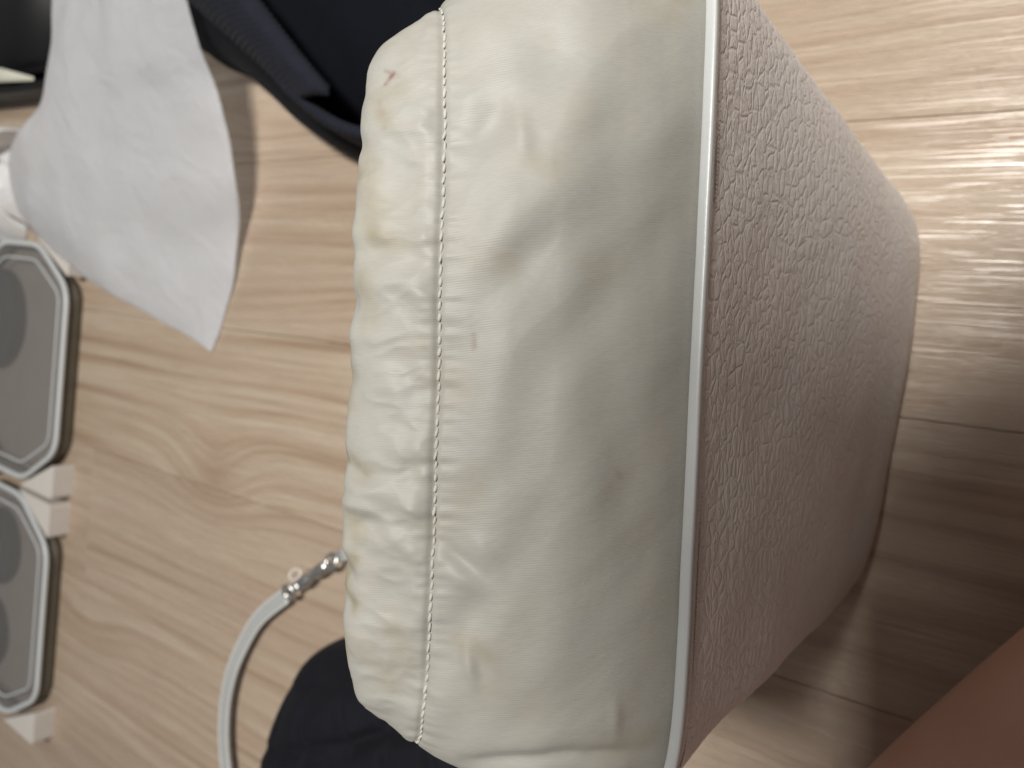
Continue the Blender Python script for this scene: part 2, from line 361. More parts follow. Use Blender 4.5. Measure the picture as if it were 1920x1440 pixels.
# folds: (px0, py0, px1, py1, half width in px, height in m)
ST = [
 (895, 310, 990, 225, 34, -0.0020), (985, 225, 1005, 335, 20, 0.0010), (1000, 190, 1120, 110, 55, -0.0018), (1040, 310, 1200, 140, 60, 0.0014),
 (900, 580, 1110, 440, 42, -0.0015), (890, 510, 1140, 330, 55, 0.0012), (1080, 660, 1240, 420, 70, -0.0013), (1200, 340, 1300, 190, 50, 0.0012),
 (842, 1000, 945, 1065, 15, -0.0013), (850, 1040, 935, 1085, 20, 0.0010), (890, 1105, 960, 1150, 40, -0.0014), (905, 985, 960, 1030, 18, 0.0007),
 (908, 1185, 935, 1262, 13, 0.0011), (930, 1190, 958, 1262, 18, -0.0007), (1192, 1285, 1202, 1370, 12, 0.0007), (850, 1230, 885, 1340, 34, 0.0012),
 (940, 1430, 1130, 1392, 20, -0.0024), (1100, 1392, 1260, 1405, 16, -0.0018), (960, 1390, 1190, 1335, 40, 0.0016),
 (880, 120, 970, 50, 50, 0.0014), (865, 255, 935, 175, 30, 0.0009), (1150, 60, 1280, 10, 50, -0.0014), (1100, 740, 1180, 1020, 80, 0.0018), (1180, 680, 1205, 1100, 50, -0.0014),
 (655, 860, 750, 908, 18, -0.0015), (650, 905, 800, 918, 18, 0.0011), (655, 938, 745, 948, 16, 0.0015), (690, 962, 745, 990, 22, -0.0020), (730, 965, 830, 1045, 18, 0.0013), (690, 1000, 725, 1045, 22, -0.0010),
 (645, 1055, 700, 1090, 20, -0.0018), (655, 1035, 705, 1005, 20, 0.0014), (650, 1118, 700, 1142, 20, -0.0014), (680, 1150, 725, 1250, 34, 0.0014),
 (770, 535, 845, 595, 20, 0.0009), (755, 555, 805, 600, 20, -0.0009), (690, 540, 780, 540, 22, 0.0012), (680, 470, 770, 492, 22, -0.0012), (790, 455, 845, 475, 18, 0.0009), (780, 490, 835, 505, 18, -0.0009),
 (680, 290, 800, 430, 38, -0.0014), (755, 190, 845, 310, 32, 0.0012), (670, 350, 750, 352, 26, 0.0014), (690, 640, 810, 618, 28, 0.0010), (765, 690, 825, 770, 32, -0.0012), (735, 680, 795, 770, 26, 0.0012), (690, 710, 700, 810, 36, -0.0010),
 (790, 825, 840, 852, 18, 0.0008), (800, 878, 838, 892, 15, 0.0009), (775, 862, 820, 882, 16, -0.0009), (770, 935, 828, 950, 18, 0.0010), (735, 140, 785, 220, 20, -0.0008), (680, 185, 745, 225, 22, 0.0010),
 (650, 615, 705, 642, 24, 0.0012), (650, 430, 705, 442, 24, 0.0012), (650, 558, 695, 572, 20, -0.0012), (650, 698, 695, 718, 22, -0.0010), (650, 258, 705, 278, 22, -0.0012)]
def seg(p, q, x0, y0, x1, y1):
    dx, dy = x1 - x0, y1 - y0; t = np.clip(((p - x0) * dx + (q - y0) * dy) / (dx * dx + dy * dy + 1e-9), 0, 1)
    return np.hypot(p - x0 - t * dx, q - y0 - t * dy)
vs = np.linspace(0, 1, NV)
G = np.zeros((NV, NF, 3)); PQ = np.zeros((NV, NF, 2)); UVg = np.zeros((NV, NF, 2))
def key(v, k):
    return np.interp(v, FK[:, 0], FK[:, k])
def keysm(v, k):   # smoothed key so the profile has no kinks
    return np.mean([key(min(max(v + d, 0), 1), k) for d in (-0.03, -0.02, -0.01, 0, 0.01, 0.02, 0.03)]) if 0.03 < v < 0.97 else key(v, k)
plen = 0.0; prev = None
for j, v in enumerate(vs):
    a, n, yf, zf, yb, zb, xc, yaw, pc = [keysm(v, k) for k in range(1, 10)]
    yc, b = (yf + yb) / 2, (yb - yf) / 2
    P, q = superloop(a, b, n, NF, 0, 0, 0, FRONT)
    f = np.clip((P[:, 1] + b) / (2 * b), 0, 1)
    z = zf + (zb - zf) * f
    kb = 0.14 * min(max((v - 0.35) / 0.3, 0), 1); P[:, 0] *= 1 - kb * sm(np.clip((f - 0.30) / 0.5, 0, 1))
    cy, sy = math.cos(R(yaw)), math.sin(R(yaw))
    G[j, :, 0] = xc + P[:, 0] * cy - P[:, 1] * sy; G[j, :, 1] = yc + P[:, 0] * sy + P[:, 1] * cy; G[j, :, 2] = z
    if prev is not None: plen += math.hypot(yf - prev[0], zf - prev[1])
    prev = (yf, zf)
    PQ[j, :, 0] = pc + (P[:, 0] / a) * 14; PQ[j, :, 1] = 720 - G[j, :, 0] * 6480
    UVg[j, :, 0] = q - q[int(NF * FRONT)] / 2; UVg[j, :, 1] = plen
dA = np.roll(G, -1, 1) - np.roll(G, 1, 1); dB = np.gradient(G, axis=0)
Nn = np.cross(dA, dB); Nn /= np.linalg.norm(Nn, axis=2, keepdims=True) + 1e-12
p, q = PQ[..., 0], PQ[..., 1]
D = np.zeros((NV, NF))
for (x0, y0, x1, y1, wd, am) in ST:
    dx, dy = x1 - x0, y1 - y0; tt = ((p - x0) * dx + (q - y0) * dy) / (dx * dx + dy * dy)
    D += 0.95 * am * np.exp(-((seg(p, q, x0, y0, x1, y1)) / wd) ** 2) * np.exp(-(2.2 * (tt - 0.5)) ** 2)
vv = np.repeat(vs[:, None], NF, 1)
frontmask = np.zeros(NF); nfr = int(NF * FRONT); frontmask[:nfr] = 1
D *= frontmask[None, :]
edge = np.clip(vv / 0.10, 0, 1) 
for j in range(NV):
    for i in range(NF):
        P_, Q_ = p[j, i] / 1000, q[j, i] / 1000
        if i >= nfr: Q_ += 3.1
        s_, r_ = P_ * 0.8 + Q_ * 0.6, -P_ * 0.6 + Q_ * 0.8       # diagonal slack folds
        d = 0.0011 * noise.noise((r_ * 2.6, s_ * 6.5, 1.7)) + 0.0006 * noise.noise((r_ * 7, s_ * 13, 5.1)) + 0.0005 * (0.3 - abs(noise.noise((r_ * 5 + 0.4 * noise.noise((P_ * 5, Q_ * 5, 1)), s_ * 9, 12.1))))
        v = vs[j]
        if v > 0.60:      # gathered casing
            k = min((v - 0.60) / 0.06, 1) * (1 - 0.68 * sm(min(max((v - 0.70) / 0.10, 0), 1)))
            d += k * (0.0010 * noise.noise((P_ * 6, Q_ * 9, 2.2)) + 0.0005 * noise.noise((P_ * 13, Q_ * 22, 8.8)) + 0.0011 * (0.35 - abs(noise.noise((P_ * 7 + 0.6 * noise.noise((P_ * 9, Q_ * 9, 0)), Q_ * 12, 6.1)))) + 0.0008 * (0.3 - abs(noise.noise((P_ * 17, Q_ * 30 + 0.5 * noise.noise((P_ * 20, Q_ * 20, 2)), 1.3)))))
        pk = math.exp(-((v - 0.60) / 0.05) ** 2)                  # puckers along the seam
        d += pk * (0.0006 * noise.noise((Q_ * 38, P_ * 4, 4.4)) + 0.0005 * noise.noise((Q_ * 75, P_ * 8, 9.4)))
        D[j, i] += d * edge[j, i]
D -= 0.0011 * np.exp(-((vv - 0.60) / 0.010) ** 2)              # the stitched seam pulls in
D += 0.0004 * np.exp(-((vv - 0.64) / 0.025) ** 2)             # casing stands proud of it
G = G + Nn * D[..., None]
me = pydata('fabric_top', rel(G.reshape(-1, 3)), grid_faces(NF, NV, True))
set_uv(me, UVg.reshape(-1, 2))
# stains: red = pink marks, green = yellowed handling dirt
Rr = np.zeros((NV, NF)); Gg = np.zeros((NV, NF))
for (x0, y0, x1, y1, wd, am) in [(736, 136, 754, 148, 3.5, .55), (754, 148, 738, 164, 4.5, .85), (748, 150, 762, 154, 6, .25), (735, 205, 740, 225, 10, .22), (912, 634, 914, 656, 4.5, .5), (907, 648, 909, 660, 4, .25), (1180, 876, 1190, 884, 8, .2), (690, 280, 720, 270, 14, .12)]:
    Rr += am * np.exp(-(seg(p, q, x0, y0, x1, y1) / wd) ** 2)
for (x0, y0, x1, y1, wd, am) in [(740, 230, 745, 250, 14, .4), (690, 200, 760, 190, 26, .25), (808, 640, 816, 652, 9, .35), (660, 1070, 690, 1045, 14, .8), (655, 1090, 690, 1130, 16, .6), (658, 840, 664, 860, 9, .9),
    (700, 300, 720, 420, 24, .35), (720, 450, 770, 470, 20, .35), (690, 960, 700, 1000, 16, .4), (900, 1180, 960, 1200, 22, .25), (1260, 1370, 1200, 1400, 30, .3), (700, 1200, 760, 1280, 30, .2), (660, 640, 665, 760, 16, .35), (920, 500, 980, 510, 22, .18),
    (850, 720, 900, 730, 40, .2), (1000, 330, 1060, 350, 26, .16), (1270, 20, 1290, 20, 14, .3), (880, 960, 920, 880, 30, .14), (660, 300, 680, 330, 14, .4), (650, 1180, 660, 1230, 14, .5), (1180, 20, 1260, 60, 30, .15), (650, 200, 650, 1250, 9, .35), (700, 520, 720, 600, 22, .3), (690, 860, 720, 880, 18, .35), (760, 1150, 800, 1230, 26, .22), (960, 1250, 1050, 1300, 40, .14), (1120, 500, 1180, 560, 40, .12)]:
    Gg += am * np.exp(-(seg(p, q, x0, y0, x1, y1) / wd) ** 2)
Rr *= frontmask[None, :]; Gg *= frontmask[None, :]
ca = me.color_attributes.new('stain', 'FLOAT_COLOR', 'POINT')
ca.data.foreach_set('color', np.stack([np.clip(Rr, 0, 1), np.clip(Gg * 1.5, 0, 1), np.zeros_like(Rr), np.ones_like(Rr)], -1).astype(np.float32).ravel())
fabric = link('fabric_top', me, MAT['fabric'], bag)
tag(fabric, 'pale satin fabric top with puckered casing and small stains')
# the seam stitches, one by one
js = int(round(0.60 * (NV - 1)))
line = G[js, :nfr]; LN = Nn[js, :nfr]
cum = np.concatenate([[0], np.cumsum(np.linalg.norm(np.diff(line, axis=0), axis=1))])
bm = bmesh.new(); bmesh.ops.create_icosphere(bm, subdivisions=2, radius=1)
for vtx in bm.verts: vtx.co = Vector((vtx.co.x * 0.00145 * (1 if abs(vtx.co.x) < .7 else .96), vtx.co.y * 0.00046, vtx.co.z * 0.00042))
sm_ = bpy.data.meshes.new('stitch'); bm.to_mesh(sm_); bm.free(); sm_.materials.append(MAT['thread']); sm_.shade_smooth()
s = 0.012
while s < cum[-1] - 0.012:
    pt = Vector([np.interp(s, cum, line[:, k]) for k in range(3)]); p2 = Vector([np.interp(s + 0.002, cum, line[:, k]) for k in range(3)])
    nn = Vector([np.interp(s, cum, LN[:, k]) for k in range(3)]).normalized(); tx = (p2 - pt).normalized()
    tx = (tx + tx.cross(nn) * random.uniform(0.08, 0.26) + nn * random.uniform(-.08, .08)).normalized(); ty = nn.cross(tx).normalized(); nz = tx.cross(ty)
    o = bpy.data.objects.new('stitch', sm_); col.objects.link(o); o.parent = fabric
    mt = Matrix((tx, ty, nz)).transposed().to_4x4(); mt = Matrix.Translation(pt + nn * 0.00042 - Vector((0, 0.12, 0))) @ mt @ Matrix.Diagonal((random.uniform(.85, 1.1), random.uniform(.85, 1.15), 1, 1))
    o.matrix_local = mt
    s += 0.00315 + random.uniform(-.00025, .00025)

# strap with its clasp, hanging behind the bag and lying on the floor
sp = cr([(-0.10, 0.215, 0.235), (-0.105, 0.235, 0.17), (-0.11, 0.30, 0.06), (-0.125, 0.41, 0.016), (-0.150, 0.488, 0.012)], 26)
def strapprof(w, h): return rrect(w, h, min(w, h) * 0.35, 3)
sp1 = tube('strap_tab', rel(sp), strapprof(0.0110, 0.0032), MAT['strap'], bag)
sp = cr([(-0.196, 0.560, 0.010), (-0.222, 0.597, 0.010), (-0.252, 0.622, 0.010), (-0.285, 0.640, 0.011), (-0.325, 0.651, 0.011), (-0.372, 0.650, 0.011), (-0.43, 0.632, 0.011), (-0.49, 0.59, 0.010), (-0.53, 0.53, 0.008), (-0.54, 0.46, 0.004)], 70)
strap = tube('strap', rel(sp), strapprof(0.0142, 0.0042), MAT['strap'], bag)
for sgn in (1, -1):
    off = [np.array(x) for x in sp]; e = []
    for i in range(len(sp)):
        t = sp[min(i + 1, len(sp) - 1)] - sp[max(i - 1, 0)]; t /= np.linalg.norm(t); sd = np.cross(t, (0, 0, 1)); e.append(sp[i] + sgn * sd * 0.0066 + np.array((0, 0, 0.0016)))
    tube('piping', rel(e), circ(0.0011, 8), MAT['strapedge'], strap)
def torus_mesh(R_, r_, sx=1.0, n=28, m=10):
    V = []; F = []
    for i in range(n):
        a = 2 * math.pi * i / n
        for k in range(m):
            b = 2 * math.pi * k / m; V.append(((R_ + r_ * math.cos(b)) * math.cos(a) * sx, (R_ + r_ * math.cos(b)) * math.sin(a), r_ * math.sin(b)))
    for i in range(n):
        for k in range(m): F.append((i * m + k, ((i + 1) % n) * m + k, ((i + 1) % n) * m + (k + 1) % m, i * m + (k + 1) % m))
    return V, F
clasp = empty('clasp', tuple(rel([(-0.173, 0.524, 0.014)])[0]), math.atan2(0.072, -0.046)); clasp.parent = bag; clasp.scale = (1.25, 1.2, 1.1)
V, F = torus_mesh(0.0052, 0.0019, 1.2); o = link('ring', pydata('ring', V, F), MAT['steel'], clasp); o.location = (-0.026, 0, 0); o.rotation_euler = (R(20), 0, 0)
def turned(name, prof, mat, parent):
    n = 20; V = [(x, r * math.cos(2 * math.pi * k / n), r * 0.8 * math.sin(2 * math.pi * k / n)) for (x, r) in prof for k in range(n)]
    F = [tuple(reversed(f)) for f in grid_faces(n, len(prof), True)] + [tuple(range(n)), tuple(reversed(range((len(prof) - 1) * n, len(prof) * n)))]
    return link(name, pydata(name, V, F), mat, parent)
turned('hook', [(-0.021, 0.0012), (-0.0205, 0.0032), (-0.018, 0.0042), (-0.012, 0.0046), (-0.006, 0.0044), (-0.003, 0.0030), (-0.001, 0.0028), (0.001, 0.0040), (0.006, 0.0050), (0.010, 0.0050), (0.012, 0.0042), (0.0125, 0.001)], MAT['steel'], clasp)
turned('swivel', [(0.0132, 0.001), (0.0136, 0.0034), (0.0155, 0.0040), (0.018, 0.0036), (0.0205, 0.0030), (0.021, 0.001)], MAT['steel'], clasp)
V, F = torus_mesh(0.0052, 0.0020, 1.0); o = link('ring', pydata('ring', V, F), MAT['steel'], clasp); o.location = (0.026, 0, 0.0005); o.rotation_euler = (R(-16), R(8), 0)
V, F = torus_mesh(0.0040, 0.0005, 1.5); o = link('wire_loop', pydata('wire_loop', V, F), MAT['wire'], clasp); o.location = (0.004, -0.0060, 0.009); o.rotation_euler = (R(25), 0, R(-20))

# ------------------------------------------------------------------ puffy cloth heaps
def puff(name, outline, centre, H, mat, parent=None, pw=4, qw=2.2, nS=160, nR=44, disp=None, z0=0.001):
    C = cr(outline, nS, True); c = np.array(centre, float); V = []
    rr = 1 - np.linspace(1, 0, nR) ** 1.9
    rr = rr[::-1]
    for r in rr:
        for k in range(nS):
            x, y = c[:2] + r * (C[k][:2] - c[:2])
            h = H * (max(1 - r ** pw, 0)) ** (1 / qw)
            if disp: h += disp(x, y, r) * min(1, (1 - r) * 14)
            V.append((x, y, z0 + max(h, 0)))
    F = [tuple(reversed(f)) for f in grid_faces(nS, nR, True)]
    F.append(tuple(range((nR - 1) * nS, nR * nS)))
    return link(name, pydata(name, V, F), mat, parent)

# navy jacket with ribbed band
jk = tag(empty('jacket', (0.36, 0.42, 0)), 'dark navy jacket with ribbed knit band, heaped beside the bag', 'jacket')
def J(V): return [tuple(np.array(v, float) - np.array((0.36, 0.42, 0))[:len(v)]) for v in V]
def jd(x, y, r):
    x += 0.36; y += 0.42
    s = x * 0.72 + y * 0.69
    t = x * 0.69 - y * 0.72
    return 0.012 * noise.noise((t * 9, s * 3, 0.4)) + 0.006 * noise.noise((t * 22, s * 6, 2.1)) - 0.012 * math.exp(-((t + 0.045) / 0.010) ** 2) + 0.007 * math.exp(-((t + 0.015) / 0.006) ** 2)
puff('body', J([(0.375, 0.715), (0.315, 0.648), (0.290, 0.60), (0.255, 0.555), (0.222, 0.515), (0.190, 0.462), (0.166, 0.39), (0.158, 0.32), (0.170, 0.26), (0.26, 0.22), (0.42, 0.22), (0.58, 0.26), (0.64, 0.40), (0.60, 0.62), (0.48, 0.72)]), (0.03, 0.02), 0.085, MAT['navy'], jk, pw=5, qw=2.4, nS=220, nR=70, disp=jd)
# ribbed band lying over the body: raised ribs are geometry
def band(name, A, B, nrib, h, mat, parent, crown=0.010):
    a = cr(A, nrib * 8); b = cr(B, nrib * 8); V = []; m = 22
    for i in range(len(a)):
        for k in range(m):
            t = k / (m - 1); pt = a[i] * (1 - t) + b[i] * t
            e = min(1, min(t, 1 - t) * 8)
            V.append(pt + np.array((0, 0, crown * math.sin(math.pi * t) + e * h * abs(math.sin(math.pi * i / 8)) ** 0.55)))
    me = pydata(name, J(V), grid_faces(m, len(a)))
    o = link(name, me, mat, parent); md = o.modifiers.new('s', 'SOLIDIFY'); md.thickness = 0.004; return o
band('ribbed_band', [(0.47, 0.70, 0.095), (0.405, 0.665, 0.092), (0.350, 0.610, 0.086), (0.305, 0.560, 0.078), (0.262, 0.512, 0.066), (0.225, 0.472, 0.055)],
     [(0.44, 0.50, 0.128), (0.375, 0.505, 0.126), (0.318, 0.488, 0.122), (0.272, 0.452, 0.116), (0.232, 0.420, 0.110), (0.205, 0.398, 0.104)], 46, 0.0080, MAT['rib'], jk)
band('cuff', [(0.262, 0.505, 0.062), (0.232, 0.478, 0.058), (0.205, 0.446, 0.053), (0.182, 0.408, 0.050), (0.168, 0.36, 0.050)],
     [(0.250, 0.478, 0.092), (0.222, 0.452, 0.088), (0.198, 0.424, 0.084), (0.182, 0.392, 0.080), (0.172, 0.35, 0.078)], 24, 0.0055, MAT['rib'], jk, 0.006)

# black pouch
pc = tag(empty('pouch', (-0.36, 0.36, 0)), 'black creased fabric pouch in front of the grey strap', 'pouch')
def pd(x, y, r):
    s = x * 0.8 + y * 0.6; t = -x * 0.6 + y * 0.8
    ql = min(abs((x * 0.94 + y * 0.34) / 0.042 % 1 - 0.5), abs((x * 0.34 - y * 0.94) / 0.042 % 1 - 0.5))
    return -0.008 * min(1, (1 - r) * 4) * math.exp(-(ql / 0.10) ** 2) + 0.008 * noise.noise((s * 16, t * 5, 1.1)) + 0.004 * noise.noise((s * 34, t * 12, 4.2)) - 0.008 * math.exp(-((s - 0.02) / 0.008) ** 2) - 0.006 * math.exp(-((s - 0.10) / 0.007) ** 2)
puff('body', [(0.108, 0.160), (0.138, 0.128), (0.147, 0.06), (0.148, 0.0), (0.13, -0.06), (0.05, -0.085), (-0.12, -0.09), (-0.20, -0.03), (-0.17, 0.15), (-0.05, 0.205), (0.05, 0.187)], (0.0, 0.0), 0.085, MAT['pouch'], pc, pw=6, qw=2.2, nS=200, nR=60, disp=pd)

# ------------------------------------------------------------------ white film
rowsN = [(0.033, 0.687, 0.003), (0.088, 0.655, 0.004), (0.142, 0.632, 0.008), (0.196, 0.605, 0.030), (0.253, 0.598, 0.051), (0.300, 0.597, 0.075), (0.350, 0.585, 0.100), (0.42, 0.575, 0.112)]
rowsF = [(0.036, 0.692, 0.003), (0.085, 0.800, 0.018), (0.140, 0.915, 0.034), (0.215, 1.005, 0.050), (0.275, 0.985, 0.062), (0.316, 0.880, 0.076), (0.405, 0.830, 0.090), (0.50, 0.80, 0.095)]
a = cr(rowsN, 130); b = cr(rowsF, 130); m = 80; V = []
for i in range(130):
    for k in range(m):
        t = k / (m - 1); pt = a[i] * (1 - t) + b[i] * t; wd = np.linalg.norm(b[i] - a[i])
        bow = 0.018 * wd / 0.3 * math.sin(math.pi * t) ** 0.8
        n_ = 0.008 * noise.noise((pt[0] * 9, pt[1] * 9, 0.3)) + 0.003 * noise.noise((pt[0] * 24 + pt[1] * 8, pt[1] * 20, 4.0))
        fade = min(1, wd / 0.06) 
        ed = 0.0015 * noise.noise((i * 0.09, t * 3, 9.0)) * fade
        V.append((pt[0] + ed, pt[1] + ed, max(0.0022, pt[2] + bow + n_ * fade)))
sh = link('plastic_bag', pydata('plastic_bag', V, grid_faces(m, 130)), MAT['sheet'])
md = sh.modifiers.new('s', 'SOLIDIFY'); md.thickness = 0.0005
tag(sh, 'translucent white plastic bag lying on the floor between black tray and jacket', 'plastic bag')

# crumpled tissue
def td(x, y, r): return 0.030 * noise.noise((x * 22, y * 22, 0.5)) + 0.014 * noise.noise((x * 55, y * 55, 3.0))
ts_ = puff('crumpled_tissue', [(-0.085, 0.02), (-0.075, -0.06), (-0.01, -0.075), (0.05, -0.055), (0.065, -0.095), (0.080, -0.03), (0.09, 0.05), (0.02, 0.10), (-0.06, 0.09)], (0, 0), 0.045, MAT['tissue'], None, pw=3, qw=1.8, nS=120, nR=36, disp=td)
ts_.location = (0.268, 1.165, 0)
tag(ts_, 'crumpled white tissue behind the plastic bag at the picture edge', 'tissue')
cd = tube('cord', cr([(0.245, 1.16, 0.028), (0.232, 1.12, 0.034), (0.222, 1.085, 0.036), (0.206, 1.055, 0.034), (0.196, 1.035, 0.030)], 24), circ(0.0016, 8), MAT['tissue'])
tag(cd, 'thin white cord hanging between tissue and storage box', 'cord')

# ------------------------------------------------------------------ black tray with paper
def box_bm(bm, x0, x1, y0, y1, z0, z1, bev=0.0):
    g = bmesh.ops.create_cube(bm, size=1)
    bmesh.ops.scale(bm, vec=(x1 - x0, y1 - y0, z1 - z0), verts=g['verts']); bmesh.ops.translate(bm, vec=((x0 + x1) / 2, (y0 + y1) / 2, (z0 + z1) / 2), verts=g['verts'])
    if bev: bmesh.ops.bevel(bm, geom=list({e for v in g['verts'] for e in v.link_edges}), offset=bev, segments=2, affect='EDGES')
def boxo(name, dims, mat, parent=None, bev=0.001):
    bm = bmesh.new(); box_bm(bm, *dims, bev); me = bpy.data.meshes.new(name); bm.to_mesh(me); bm.free()
    return link(name, me, mat, parent, smooth=False)
tr = tag(empty('tray', (0.352, 0.948, 0), R(-9)), 'open black tray with raised walls at the picture corner', 'tray')
boxo('base', (0.002, 0.298, 0.002, 0.298, 0.0005, 0.004), MAT['black'], tr)
boxo('wall', (0.0, 0.3, 0.0, 0.007, 0.0, 0.042), MAT['black'], tr, 0.002)
boxo('wall', (0.0, 0.3, 0.293, 0.3, 0.0, 0.042), MAT['black'], tr, 0.002)
boxo('wall', (0.0, 0.007, 0.0075, 0.2925, 0.0, 0.0415), MAT['black'], tr, 0.002)
boxo('wall', (0.293, 0.3, 0.0075, 0.2925, 0.0, 0.0415), MAT['black'], tr, 0.002)
bm = bmesh.new(); box_bm(bm, 0.03, 0.27, 0.03, 0.27, 0.0045, 0.030, 0.012)
me = bpy.data.meshes.new('insert'); bm.to_mesh(me); bm.free(); link('insert', me, MAT['black'], tr)
V = [(0.0, 0.0, 0.0), (0.004, -0.001, 0.0), (0.036, 0.088, 0.0), (0.050, 0.14, 0.001), (0.026, 0.14, 0.0), (0.018, 0.088, 0.0)]
me = pydata('paper', V, [(0, 1, 2, 5), (5, 2, 3, 4)]); pp = link('paper', me, MAT['paper']); md = pp.modifiers.new('s', 'SOLIDIFY'); md.thickness = 0.0012
pp.location = (0.367, 0.985, 0.0425); tag(pp, 'cream sliver of folded paper resting on the black tray edge', 'paper')

# ------------------------------------------------------------------ storage boxes
def octo(w, near, dep, cy, back, inset=0.0):
    """outline of the chamfered lid, near edge on y = 0"""
    i = inset
    return [(-near / 2 + i * .4, i), (near / 2 - i * .4, i), (w / 2 - i, cy + i * .4), (w / 2 - i, dep - cy - i * .4), (near / 2 - i * .4, dep - i), (-near / 2 + i * .4, dep - i), (-w / 2 + i, dep - cy - i * .4), (-w / 2 + i, cy + i * .4)]
def rounded(poly, r=0.012, n=5):
    out = []; m = len(poly)
    for k in range(m):
        p0, p1, p2 = (np.array(poly[(k + d) % m]) for d in (-1, 0, 1))
        a = p1 + (p0 - p1) / np.linalg.norm(p0 - p1) * r; b = p1 + (p2 - p1) / np.linalg.norm(p2 - p1) * r
        for t in np.linspace(0, 1, n): out.append((1 - t) ** 2 * a + 2 * t * (1 - t) * p1 + t * t * b)
    return out
def storage_box(loc, rz, w, near, dep, cy, label):
    t = tag(empty('storage_box', loc, rz), label, 'storage box', 'storage boxes lying side by side')
    oc = rounded(octo(w, near, dep, cy, dep), 0.022, 7)
    tube('rim', [(x, y, 0.0205) for x, y in oc], rrect(0.0068, 0.0055, 0.0024, 3), MAT['rim'], t, closed=True)
    ic = rounded(octo(w, near, dep, cy, dep, 0.004), 0.014)
    me = pydata('lid', [(x, y, 0.0200) for x, y in ic] + [(x, y, 0.0185) for x, y in ic], [tuple(range(len(ic))), tuple(reversed(range(len(ic), 2 * len(ic))))] + [(k, len(ic) + k, len(ic) + (k + 1) % len(ic), (k + 1) % len(ic)) for k in range(len(ic))])
    lid = link('lid', me, MAT['lid'], t, smooth=False)
    i2 = rounded(octo(w, near, dep, cy, dep, 0.019), 0.014)
    tube('ridge', [(x, y, 0.0206) for x, y in i2], rrect(0.0026, 0.002, 0.0008, 2), MAT['rim'], lid, closed=True)
    wc = rounded(octo(w, near, dep, cy, dep, 0.0035), 0.016)
    tube('side_wall', [(x, y, 0.010) for x, y in wc], [(-0.0012, -0.0095), (0.0012, -0.0095), (0.0012, 0.0075), (-0.0012, 0.0075)], MAT['boxwall'], t, closed=True)
    me = pydata('bottom', [(x, y, 0.0012) for x, y in wc], [tuple(range(len(wc)))]); link('bottom', me, MAT['boxfloor'], t, smooth=False)
    for sx in (-1, 1):
        for yy, sy in ((0, 1), (dep, -1)):
            # block filling the cut-off corner
            q = [(sx * (near / 2 + 0.014), yy - sy * 0.006), (sx * (w / 2 + 0.008), yy - sy * 0.006), (sx * (w / 2 + 0.0085), yy + sy * (cy + 0.004)), (sx * (w / 2 + 0.0065), yy + sy * (cy - 0.002))]
            q = rounded(q, 0.006, 4)
            if sx * sy < 0: q = q[::-1]
            n = len(q); me = pydata('corner_block', [(x, y, 0.0) for x, y in q] + [(x, y, 0.0235) for x, y in q], [tuple(reversed(range(n))), tuple(range(n, 2 * n))] + [(k, (k + 1) % n, n + (k + 1) % n, n + k) for k in range(n)])
            link('corner_block', me, MAT['white'], t, smooth=False)
    return t
A8 = -math.atan2(0.030, 0.200)
storage_box((0.015, 0.962, 0), A8, 0.300, 0.200, 0.26, 0.078, 'frosted storage box with grey rim next to the plastic bag')
storage_box((-0.302, 1.012, 0), A8, 0.296, 0.196, 0.26, 0.078, 'frosted storage box with grey rim farther from the plastic bag')
def roll(loc, R0, R1, h, label):
    t = tag(empty('tape_roll', loc), label, 'tape roll', 'dark rolls inside the storage boxes')
    def ann(r0, r1, h): return [(r0, 0), (r1, 0), (r1, h), (r0, h)]
    def ring(name, pr, mat):
        n = 40; V = []; F = []; m = len(pr)
        for i in range(n):
            a = 2 * math.pi * i / n
            for (r, z) in pr: V.append((r * math.cos(a), r * math.sin(a), z))
        for i in range(n):
            for k in range(m): F.append((i * m + k, ((i + 1) % n) * m + k, ((i + 1) % n) * m + (k + 1) % m, i * m + (k + 1) % m))
        link(name, pydata(name, V, F), mat, t, smooth=False)
    ring('tape', ann(R1, R0, h), MAT['roll']); ring('core', ann(R1 - 0.004, R1 - 0.0003, h + 0.0006), MAT['core'])
roll((0.092, 1.165, 0.0018), 0.068, 0.022, 0.0145, 'dark tape roll seen through the lid of the box beside the plastic bag')
roll((-0.222, 1.165, 0.0018), 0.052, 0.022, 0.0145, 'dark tape roll nearer the middle block in the farther box')
roll((-0.345, 1.20, 0.0018), 0.050, 0.020, 0.0145, 'dark tape roll nearer the outer corner in the farther box')

